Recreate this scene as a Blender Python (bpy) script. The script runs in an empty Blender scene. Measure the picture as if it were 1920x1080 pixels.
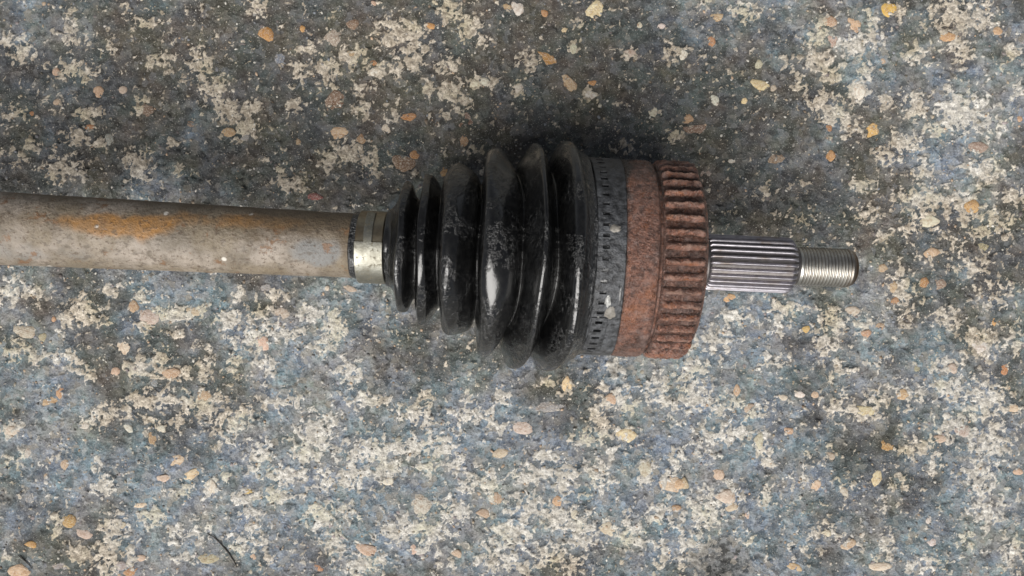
import bpy, bmesh, math, random
import numpy as np
from mathutils import Vector, Matrix, Euler

random.seed(7)
scene = bpy.context.scene
C = scene.collection
R = math.radians

# ------------------------------------------------------------------ camera
CAM_H = 0.4425
F_PX = 1550.0                       # focal length in pixels of a 1920 px wide frame
cam_d = bpy.data.cameras.new('camera')
cam = bpy.data.objects.new('camera', cam_d)
C.objects.link(cam)
cam.location = (0, 0, CAM_H)
cam.rotation_euler = (0, 0, 0)
cam_d.sensor_width = 36.0
cam_d.lens = 36.0 * F_PX / 1920.0
cam_d.clip_start = 0.01
cam_d.clip_end = 100
scene.camera = cam

# ------------------------------------------------------------------ sky, sun, exposure
SUN_EL, SUN_AZ = 51.0, 197.0        # azimuth clockwise from +Y (picture top)
world = bpy.data.worlds.new('World')
scene.world = world
world.use_nodes = True
wn = world.node_tree
bg = wn.nodes['Background']
sky = wn.nodes.new('ShaderNodeTexSky')
sky.sky_type = 'NISHITA'
sky.sun_disc = False
sky.sun_elevation = R(SUN_EL)
sky.sun_rotation = R(SUN_AZ)
sky.air_density = 0.7
sky.dust_density = 1.0
sky.ozone_density = 1.0
hs = wn.nodes.new('ShaderNodeHueSaturation')      # thin even cloud: a paler sky
hs.inputs['Saturation'].default_value = 0.25
wn.links.new(sky.outputs[0], hs.inputs['Color'])
wn.links.new(hs.outputs[0], bg.inputs[0])
bg.inputs[1].default_value = 0.05
sun_d = bpy.data.lights.new('sun', 'SUN')
sun_d.energy = 3.8
sun_d.angle = R(48)
sun_d.color = (1.0, 0.97, 0.93)
sun = bpy.data.objects.new('sun', sun_d)
C.objects.link(sun)
az, el = R(SUN_AZ), R(SUN_EL)
to_sun = Vector((math.sin(az) * math.cos(el), math.cos(az) * math.cos(el), math.sin(el)))
sun.rotation_euler = to_sun.to_track_quat('Z', 'Y').to_euler()
sun.location = to_sun * 3
scene.view_settings.view_transform = 'Standard'
scene.view_settings.look = 'None'
scene.view_settings.gamma = 1.0
scene.view_settings.use_curve_mapping = False
scene.view_settings.exposure = 0.38

# ------------------------------------------------------------------ numpy noise
def perlin(x, y, seed=0):
    xi = np.floor(x).astype(np.int64); yi = np.floor(y).astype(np.int64)
    xf = x - xi; yf = y - yi
    u = xf * xf * xf * (xf * (xf * 6 - 15) + 10)
    v = yf * yf * yf * (yf * (yf * 6 - 15) + 10)
    def g(ix, iy, dx, dy):
        h = (ix * 374761393 + iy * 668265263 + seed * 974634977) & 0xFFFFFFFF
        h = ((h ^ (h >> 13)) * 1274126177) & 0xFFFFFFFF
        h = h ^ (h >> 16)
        a = (h & 0xFFFF) * (2 * math.pi / 65536.0)
        return np.cos(a) * dx + np.sin(a) * dy
    a = g(xi, yi, xf, yf); b = g(xi + 1, yi, xf - 1, yf)
    c = g(xi, yi + 1, xf, yf - 1); d = g(xi + 1, yi + 1, xf - 1, yf - 1)
    return ((a + (b - a) * u) + ((c + (d - c) * u) - (a + (b - a) * u)) * v) * 1.5

def fbm(x, y, scale, octaves=4, seed=0, gain=0.5):
    s = 0.0; amp = 1.0; tot = 0.0; f = 1.0 / scale
    for o in range(octaves):
        s = s + amp * perlin(x * f + 13.7 * o, y * f - 7.3 * o, seed + o * 17)
        tot += amp; amp *= gain; f *= 2.03
    return s / tot

def sstep(a, b, t):
    t = np.clip((t - a) / (b - a), 0, 1)
    return t * t * (3 - 2 * t)

# ------------------------------------------------------------------ node helpers
class NT:
    def __init__(self, name):
        self.m = bpy.data.materials.new(name)
        self.m.use_nodes = True
        self.t = self.m.node_tree
        self.b = self.t.nodes['Principled BSDF']
    def n(self, kind, **kw):
        o = self.t.nodes.new(kind)
        for k, v in kw.items(): setattr(o, k, v)
        return o
    def link(self, a, b): self.t.links.new(a, b)
    def attr(self, name):
        return self.n('ShaderNodeAttribute', attribute_name=name).outputs['Fac']
    def coord(self):
        if not hasattr(self, '_c'):                     # each piece gets its own stretch of the noise
            add = self.n('ShaderNodeVectorMath', operation='MULTIPLY_ADD')
            self.link(self.n('ShaderNodeObjectInfo').outputs['Random'], add.inputs[0])
            add.inputs[1].default_value = (3.7, 5.1, 2.9)
            self.link(self.n('ShaderNodeTexCoord').outputs['Object'], add.inputs[2])
            self._c = add.outputs[0]
        return self._c
    def noise(self, scale, detail=4, rough=0.6, dist=0.0, color=False):
        o = self.n('ShaderNodeTexNoise')
        self.link(self.coord(), o.inputs['Vector'])
        o.inputs['Scale'].default_value = scale; o.inputs['Detail'].default_value = detail
        o.inputs['Roughness'].default_value = rough; o.inputs['Distortion'].default_value = dist
        return o.outputs['Color' if color else 'Fac']
    def voro(self, scale, feature='F1'):
        o = self.n('ShaderNodeTexVoronoi', feature=feature)
        self.link(self.coord(), o.inputs['Vector'])
        o.inputs['Scale'].default_value = scale
        return o.outputs['Distance']
    def ramp(self, src, a, b, lo=0.0, hi=1.0):
        o = self.n('ShaderNodeMapRange')
        self.link(src, o.inputs[0])
        o.inputs[1].default_value = a; o.inputs[2].default_value = b
        o.inputs[3].default_value = lo; o.inputs[4].default_value = hi
        return o.outputs[0]
    def math(self, op, a, b=None):
        o = self.n('ShaderNodeMath', operation=op)
        for i, v in enumerate((a, b)):
            if v is None: continue
            if isinstance(v, (int, float)): o.inputs[i].default_value = v
            else: self.link(v, o.inputs[i])
        return o.outputs[0]
    def mix(self, fac, a, b, blend='MIX'):
        o = self.n('ShaderNodeMix', data_type='RGBA', blend_type=blend)
        for i, v in ((0, fac), (6, a), (7, b)):
            if isinstance(v, (int, float)): o.inputs[i].default_value = v
            elif isinstance(v, tuple): o.inputs[i].default_value = v + (1,)
            else: self.link(v, o.inputs[i])
        return o.outputs[2]
    def bump(self, h, dist, strength=1.0, prev=None):
        o = self.n('ShaderNodeBump')
        o.inputs['Strength'].default_value = strength; o.inputs['Distance'].default_value = dist
        self.link(h, o.inputs['Height'])
        if prev is not None: self.link(prev, o.inputs['Normal'])
        return o.outputs[0]
    def out(self, color=None, rough=None, metal=None, normal=None, spec=None, coat=None, coat_rough=None):
        for key, v in (('Base Color', color), ('Roughness', rough), ('Metallic', metal), ('Normal', normal),
                       ('Specular IOR Level', spec), ('Coat Weight', coat), ('Coat Roughness', coat_rough)):
            if v is None: continue
            i = self.b.inputs[key]
            if isinstance(v, (int, float)): i.default_value = v
            elif isinstance(v, tuple): i.default_value = v + (1,)
            else: self.link(v, i)
        return self.m

# ------------------------------------------------------------------ materials
def mat_concrete():
    t = NT('worn_concrete')
    pale, dust, oil, tint = t.attr('pale'), t.attr('dust'), t.attr('oil'), t.attr('tint')
    far = t.attr('far')
    pale = t.math('ADD', t.math('MULTIPLY', pale, t.math('SUBTRACT', 1.0, far)), t.math('MULTIPLY', far, t.ramp(t.noise(130, 5, .68, .6), .47, .62)))
    dust = t.math('ADD', t.math('MULTIPLY', dust, t.math('SUBTRACT', 1.0, far)), t.math('MULTIPLY', far, t.ramp(t.noise(14, 4, .6), .36, .64)))
    n1 = t.noise(900, 5, 0.7); n2 = t.noise(260, 4, 0.6); n3 = t.noise(2200, 3, 0.6)
    n4 = t.noise(60, 3, 0.5)
    dark = t.mix(t.ramp(n1, 0.3, 0.72), (0.040, 0.039, 0.034), (0.125, 0.122, 0.110))
    light = t.mix(t.ramp(n1, 0.3, 0.72), (0.070, 0.084, 0.094), (0.30, 0.335, 0.355))
    base = t.mix(dust, dark, light)
    cool = t.mix(t.ramp(tint, -0.42, 0.3), (1.16, 1.0, 0.80), (0.80, 1.0, 1.18))
    base = t.mix(0.7, base, cool, 'MULTIPLY')
    hue2 = t.mix(t.ramp(n4, 0.38, 0.62), (1.06, 0.96, 1.07), (0.92, 1.04, 0.96))
    base = t.mix(0.7, base, hue2, 'MULTIPLY')
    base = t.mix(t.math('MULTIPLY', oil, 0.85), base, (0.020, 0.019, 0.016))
    half = t.math('MULTIPLY', t.attr('half'), t.ramp(n2, .4, .6, .15, .75))
    base = t.mix(t.math('MULTIPLY', half, t.ramp(dust, 0, 1, .3, .8)), base, t.mix(dust, (0.15, 0.14, 0.12), (0.36, 0.37, 0.37)))
    vo = t.n('ShaderNodeTexVoronoi'); vo.inputs['Scale'].default_value = 300; vo.inputs['Randomness'].default_value = 1.0
    wv = t.n('ShaderNodeVectorMath', operation='MULTIPLY_ADD')
    t.link(t.noise(350, 3, .6, color=True), wv.inputs[0]); wv.inputs[1].default_value = (.004, .004, .004); t.link(t.coord(), wv.inputs[2])
    t.link(wv.outputs[0], vo.inputs['Vector'])
    sp = t.n('ShaderNodeSeparateColor'); t.link(vo.outputs['Color'], sp.inputs[0])
    cell = t.ramp(sp.outputs[0], 0, 1, 0.62, 1.40)
    base = t.mix(1.0, base, cell, 'MULTIPLY')
    stone_c = t.mix(sp.outputs[1], (0.30, 0.27, 0.22), (0.26, 0.28, 0.31))
    base = t.mix(t.math('MULTIPLY', t.ramp(sp.outputs[2], .74, .80), t.ramp(dust, 0, 1, .25, .7)), base, stone_c)
    # grains of sand showing in the matrix
    sand = t.ramp(t.noise(1500, 2, 0.5), 0.63, 0.70)
    base = t.mix(t.math('MULTIPLY', sand, 0.7), base, (0.50, 0.49, 0.45))
    p = t.mix(t.ramp(n2, 0.35, 0.65), (0.52, 0.48, 0.41), (0.86, 0.83, 0.77))
    p = t.mix(t.ramp(n4, 0.52, 0.68, 0, .8), p, (0.64, 0.61, 0.47))
    p = t.mix(t.ramp(n1, 0.25, 0.50, 0.6, 0.0), p, (0.26, 0.24, 0.20))
    p = t.mix(t.math('MULTIPLY', t.math('SUBTRACT', 1.0, dust), 0.6), p, t.mix(1.0, p, (0.85, 0.74, 0.60), 'MULTIPLY'))  # crusts browner where the mask is low: dimmer light painted into their colour
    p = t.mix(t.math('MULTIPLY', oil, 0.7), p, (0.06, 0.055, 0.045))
    p = t.mix(t.ramp(t.noise(420, 4, .65, 1.2), .46, .60, 0, .75), p, t.mix(dust, (0.20, 0.165, 0.125), (0.36, 0.345, 0.32)))
    fine = t.ramp(t.math('ADD', pale, t.math('MULTIPLY', t.math('SUBTRACT', n1, 0.5), 0.9)), 0.38, 0.62)
    col = t.mix(fine, base, p)
    col = t.mix(t.ramp(n3, 0.30, 0.45, 0.75, 0.0), col, t.mix(1.0, col, (0.35, 0.35, 0.35), 'MULTIPLY'))
    b = t.bump(vo.outputs['Distance'], 0.0008, 0.5)
    b = t.bump(n1, 0.0011, 0.9, b)
    b = t.bump(n3, 0.0004, 0.8, b)
    rough = t.mix(oil, t.mix(t.ramp(n2, 0.3, 0.7), (0.5,) * 3, (0.75,) * 3), (0.32,) * 3)
    return t.out(col, rough, None, b, 0.45)

def mat_pebble():
    t = NT('pebble_flint')
    oi = t.n('ShaderNodeObjectInfo')
    n1 = t.noise(3.0, 4, 0.65); n2 = t.noise(9.0, 3, 0.6)
    c = t.mix(t.ramp(n1, 0.42, 0.66), oi.outputs['Color'], t.mix(1.0, oi.outputs['Color'], (0.62, 0.50, 0.42), 'MULTIPLY'))
    c = t.mix(t.ramp(n2, 0.50, 0.68, 0, 0.8), c, (0.60, 0.55, 0.47))
    return t.out(c, t.ramp(n2, 0.3, 0.7, 0.28, 0.6), None, t.bump(n2, 0.12, 0.35), 0.5)

def mat_grain():
    t = NT('sand_grain')
    ca = t.n('ShaderNodeAttribute', attribute_name='grain')
    n = t.noise(700, 3, 0.6)
    c = t.mix(t.ramp(n, 0.4, 0.7, 0, 0.45), ca.outputs['Color'], (0.20, 0.17, 0.13))
    return t.out(c, 0.55, None, t.bump(n, 0.0004, 0.5), 0.5)

def mat_bar():
    t = NT('weathered_bar_steel')
    och, gry, drk = t.attr('ochre'), t.attr('grey'), t.attr('dark')
    n1 = t.noise(190, 5, 0.65); n2 = t.noise(45, 4, 0.6); n3 = t.noise(700, 4, 0.6)
    c = t.mix(t.ramp(n2, 0.38, 0.62), (0.165, 0.138, 0.105), (0.31, 0.265, 0.22))
    c = t.mix(t.ramp(n1, 0.50, 0.68, 0, 0.7), c, (0.13, 0.105, 0.075))
    c = t.mix(t.ramp(t.noise(32, 4, .65), 0.48, 0.60, 0, 0.55), c, (0.18, 0.14, 0.085))
    c = t.mix(t.ramp(t.noise(55, 5, .7), 0.56, 0.68, 0, 0.7), c, (0.125, 0.098, 0.072))
    c = t.mix(t.math('MULTIPLY', och, 0.9), c, t.mix(t.ramp(n1, 0.35, 0.65), (0.33, 0.16, 0.04), (0.22, 0.13, 0.06)))
    c = t.mix(t.math('MULTIPLY', gry, 0.9), c, t.mix(t.ramp(n1, 0.35, 0.65), (0.125, 0.125, 0.12), (0.20, 0.20, 0.195)))
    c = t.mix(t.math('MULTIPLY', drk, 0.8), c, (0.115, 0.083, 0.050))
    c = t.mix(t.ramp(t.voro(75), 0.10, 0.06, 0, 0.9), c, t.mix(t.ramp(n1, 0.50, 0.53), (0.16, 0.13, 0.10), (0.62, 0.58, 0.52)))
    st = t.n('ShaderNodeTexNoise'); mp = t.n('ShaderNodeMapping'); mp.inputs['Scale'].default_value = (0.7, 1, 1)
    t.link(t.coord(), mp.inputs[0]); t.link(mp.outputs[0], st.inputs['Vector']); st.inputs['Scale'].default_value = 420; st.inputs['Detail'].default_value = 4
    c = t.mix(t.ramp(st.outputs['Fac'], 0.56, 0.66, 0, 0.6), c, (0.085, 0.066, 0.048))
    c = t.mix(t.ramp(n3, 0.57, 0.66, 0, 0.75), c, (0.085, 0.055, 0.034))
    c = t.mix(t.ramp(t.noise(110, 5, .7), 0.60, 0.66, 0, 0.8), c, (0.17, 0.088, 0.04))
    b = t.bump(n3, 0.0008, 0.7); b = t.bump(n1, 0.0015, 0.5, b)
    return t.out(c, t.ramp(n1, 0.3, 0.7, 0.42, 0.68), 0.0, b, 0.5)

def mat_rubber():
    t = NT('greasy_black_rubber')
    g = t.attr('grime')
    n1 = t.noise(420, 4, 0.65); n2 = t.noise(70, 4, 0.6); n3 = t.noise(1100, 3, 0.6)
    patch = t.ramp(n2, 0.42, 0.60)
    c = t.mix(t.ramp(n1, 0.4, 0.7), (0.003, 0.0031, 0.0034), (0.008, 0.008, 0.0077))
    c = t.mix(t.math('MULTIPLY', g, t.ramp(n1, 0.35, 0.62)), c, (0.05, 0.052, 0.056))
    rough = t.mix(patch, (0.22,) * 3, (0.12,) * 3)
    rough = t.mix(g, rough, (0.40,) * 3)
    amt = t.math('MULTIPLY', t.ramp(n1, 0.46, 0.75), t.math('ADD', t.math('MULTIPLY', t.ramp(n2, 0.47, 0.57), 0.8), g))
    b = t.bump(amt, 0.0011, 0.8)
    b = t.bump(n3, 0.0002, 0.3, b)
    return t.out(c, rough, 0.0, b, 0.6, 0.3, 0.04)

def mat_grimy_band():
    t = NT('grimy_clamp_steel')
    n1 = t.noise(380, 5, 0.65); n2 = t.noise(60, 4, 0.6); n3 = t.noise(1300, 3, 0.6)
    c = t.mix(t.ramp(n1, 0.38, 0.68), (0.020, 0.021, 0.023), (0.105, 0.109, 0.117))
    c = t.mix(t.ramp(n2, 0.55, 0.68, 0, 0.7), c, (0.17, 0.18, 0.195))
    c = t.mix(t.ramp(n2, 0.42, 0.30, 0, 0.6), c, (0.05, 0.048, 0.045))
    b = t.bump(n2, 0.003, 0.5); b = t.bump(n1, 0.0012, 0.9, b); b = t.bump(n3, 0.0003, 0.5, b)
    return t.out(c, t.ramp(n1, 0.3, 0.7, 0.30, 0.55), 0.25, b, 0.5)

def mat_rust(name, lift=1.0, orange=0.5, pink=0.5, worn=False):
    t = NT(name)
    n1 = t.noise(420, 5, 0.7); n2 = t.noise(70, 4, 0.65); n3 = t.noise(1150, 4, 0.65); n4 = t.noise(160, 4, 0.6)
    c = t.mix(t.ramp(n1, 0.36, 0.64), (0.055 * lift, 0.022 * lift, 0.014 * lift), (0.25 * lift, 0.118 * lift, 0.080 * lift))
    c = t.mix(t.ramp(n2, 0.58, 0.70, 0, orange), c, (0.36 * lift, 0.115 * lift, 0.028 * lift))
    c = t.mix(t.ramp(n2, 0.48, 0.36, 0, 0.8), c, (0.060 * lift, 0.032 * lift, 0.024 * lift))
    c = t.mix(t.ramp(n3, 0.56, 0.70, 0, pink), c, (0.45, 0.33, 0.28))
    c = t.mix(t.ramp(n4, 0.54, 0.70, 0, pink), c, (0.36, 0.25, 0.22))
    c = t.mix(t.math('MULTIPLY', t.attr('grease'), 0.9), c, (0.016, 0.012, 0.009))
    if worn:                                     # darker at each tooth's edges, paler along its crest
        w = t.math('ADD', t.attr('crest'), t.math('MULTIPLY', t.math('SUBTRACT', n4, .5), 1.2))
        c = t.mix(t.ramp(w, 0.18, 0.45, 0.85, 0.0), c, (0.045, 0.024, 0.016))
        c = t.mix(t.ramp(w, 0.85, 1.2, 0.0, 0.6), c, (0.42, 0.25, 0.18))
    b = t.bump(n1, 0.0030, 1.0); b = t.bump(n3, 0.0012, 1.0, b)
    return t.out(c, t.ramp(n4, 0.35, 0.6, 0.14, 0.5), 0.0, b, 0.8)

def mat_clean_steel(name, base=(0.42, 0.40, 0.43), rough=0.34, brown=0.7):
    t = NT(name)
    n1 = t.noise(500, 4, 0.6); n2 = t.noise(90, 4, 0.6)
    c = t.mix(t.ramp(n1, 0.35, 0.7), base, tuple(v * 0.72 for v in base))
    c = t.mix(t.ramp(n2, 0.55, 0.70, 0, brown), c, (0.20, 0.15, 0.10))
    c = t.mix(t.math('MULTIPLY', t.attr('dirt'), 0.8), c, (0.12, 0.075, 0.045))
    b = t.bump(n1, 0.0002, 0.25)
    return t.out(c, t.ramp(n2, 0.3, 0.7, rough, rough + 0.16), 1.0, b)

def mat_band_steel():
    t = NT('stainless_band')
    n1 = t.noise(650, 4, 0.6); n2 = t.noise(120, 4, 0.65)
    c = t.mix(t.ramp(n2, 0.35, 0.7), (0.36, 0.355, 0.31), (0.20, 0.19, 0.155))
    spots = t.ramp(n1, 0.56, 0.66, 0, 0.85)
    c = t.mix(spots, c, (0.10, 0.085, 0.05))
    return t.out(c, t.ramp(n2, 0.3, 0.7, 0.42, 0.58), t.math('SUBTRACT', 1.0, spots), t.bump(n1, 0.0003, 0.4))

def mat_plain(name, col, rough=0.6):
    t = NT(name)
    n1 = t.noise(600, 4, 0.6)
    c = t.mix(t.ramp(n1, 0.35, 0.68), col, tuple(v * 0.5 for v in col))
    return t.out(c, rough, None, t.bump(n1, 0.0004, 0.5))

M = dict(concrete=mat_concrete(), pebble=mat_pebble(), grain=mat_grain(), bar=mat_bar(), rubber=mat_rubber(),
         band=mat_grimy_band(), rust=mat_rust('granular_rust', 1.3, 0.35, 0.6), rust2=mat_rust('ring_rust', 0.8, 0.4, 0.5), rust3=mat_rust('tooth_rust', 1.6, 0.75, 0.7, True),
         steel=mat_clean_steel('machined_steel'), thread=mat_clean_steel('thread_steel', (0.54, 0.53, 0.49), 0.32, 0.5),
         stainless=mat_band_steel(), brownband=mat_clean_steel('stained_band', (0.30, 0.26, 0.19), 0.34, 0.8), root=mat_clean_steel('oily_root_steel', (0.19, 0.175, 0.17), 0.40, 0.7), twig=mat_plain('dry_twig', (0.09, 0.08, 0.07)),
         wetdirt=mat_plain('pale_wet_dirt', (0.48, 0.48, 0.46), 0.2), drydirt=mat_plain('dry_dirt', (0.26, 0.24, 0.21), 0.5),
         grease=mat_plain('dark_grease', (0.02, 0.018, 0.016), 0.35))

# ------------------------------------------------------------------ mesh helpers
def fast_mesh(name, verts, quads, mat, smooth=True, attrs=None):
    me = bpy.data.meshes.new(name)
    verts = np.asarray(verts, dtype=np.float32); quads = np.asarray(quads, dtype=np.int32)
    me.vertices.add(len(verts)); me.vertices.foreach_set('co', verts.ravel())
    k = quads.shape[1]
    me.loops.add(quads.size); me.loops.foreach_set('vertex_index', quads.ravel())
    me.polygons.add(len(quads))
    me.polygons.foreach_set('loop_start', np.arange(len(quads), dtype=np.int32) * k)
    me.polygons.foreach_set('use_smooth', np.full(len(quads), smooth))
    me.update(calc_edges=True)
    for an, av in (attrs or {}).items():
        a = me.attributes.new(an, 'FLOAT', 'POINT')
        a.data.foreach_set('value', np.asarray(av, dtype=np.float32).ravel())
    me.materials.append(mat)
    return me

def link(name, me, parent=None):
    o = bpy.data.objects.new(name, me)
    C.objects.link(o)
    if parent is not None: o.parent = parent
    return o

def grid_quads(nu, nv, wrap_v=False):
    i = np.arange(nu - 1)[:, None]; j = np.arange(nv if wrap_v else nv - 1)[None, :]
    j2 = (j + 1) % nv
    return np.stack([i * nv + j, (i + 1) * nv + j, (i + 1) * nv + j2, i * nv + j2], -1).reshape(-1, 4)

# ------------------------------------------------------------------ the ground
KG = F_PX / (CAM_H * 1000)           # pixels of the photograph per mm on the ground
def gx(px): return (px - 960) / KG
def gy(py): return (540 - py) / KG

def axis_lines(half, step, far):
    core = np.arange(-half, half + step * 0.5, step)
    out = []; d = step; p = core[-1]
    while p < far:
        d *= 1.22; p += d; out.append(p)
    out = np.array(out)
    return np.concatenate([-out[::-1], core, out])

xs = axis_lines(306, 0.58, 2600)
ys = axis_lines(182, 0.58, 2600)
GX, GY = np.meshgrid(xs, ys, indexing='ij')

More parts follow.
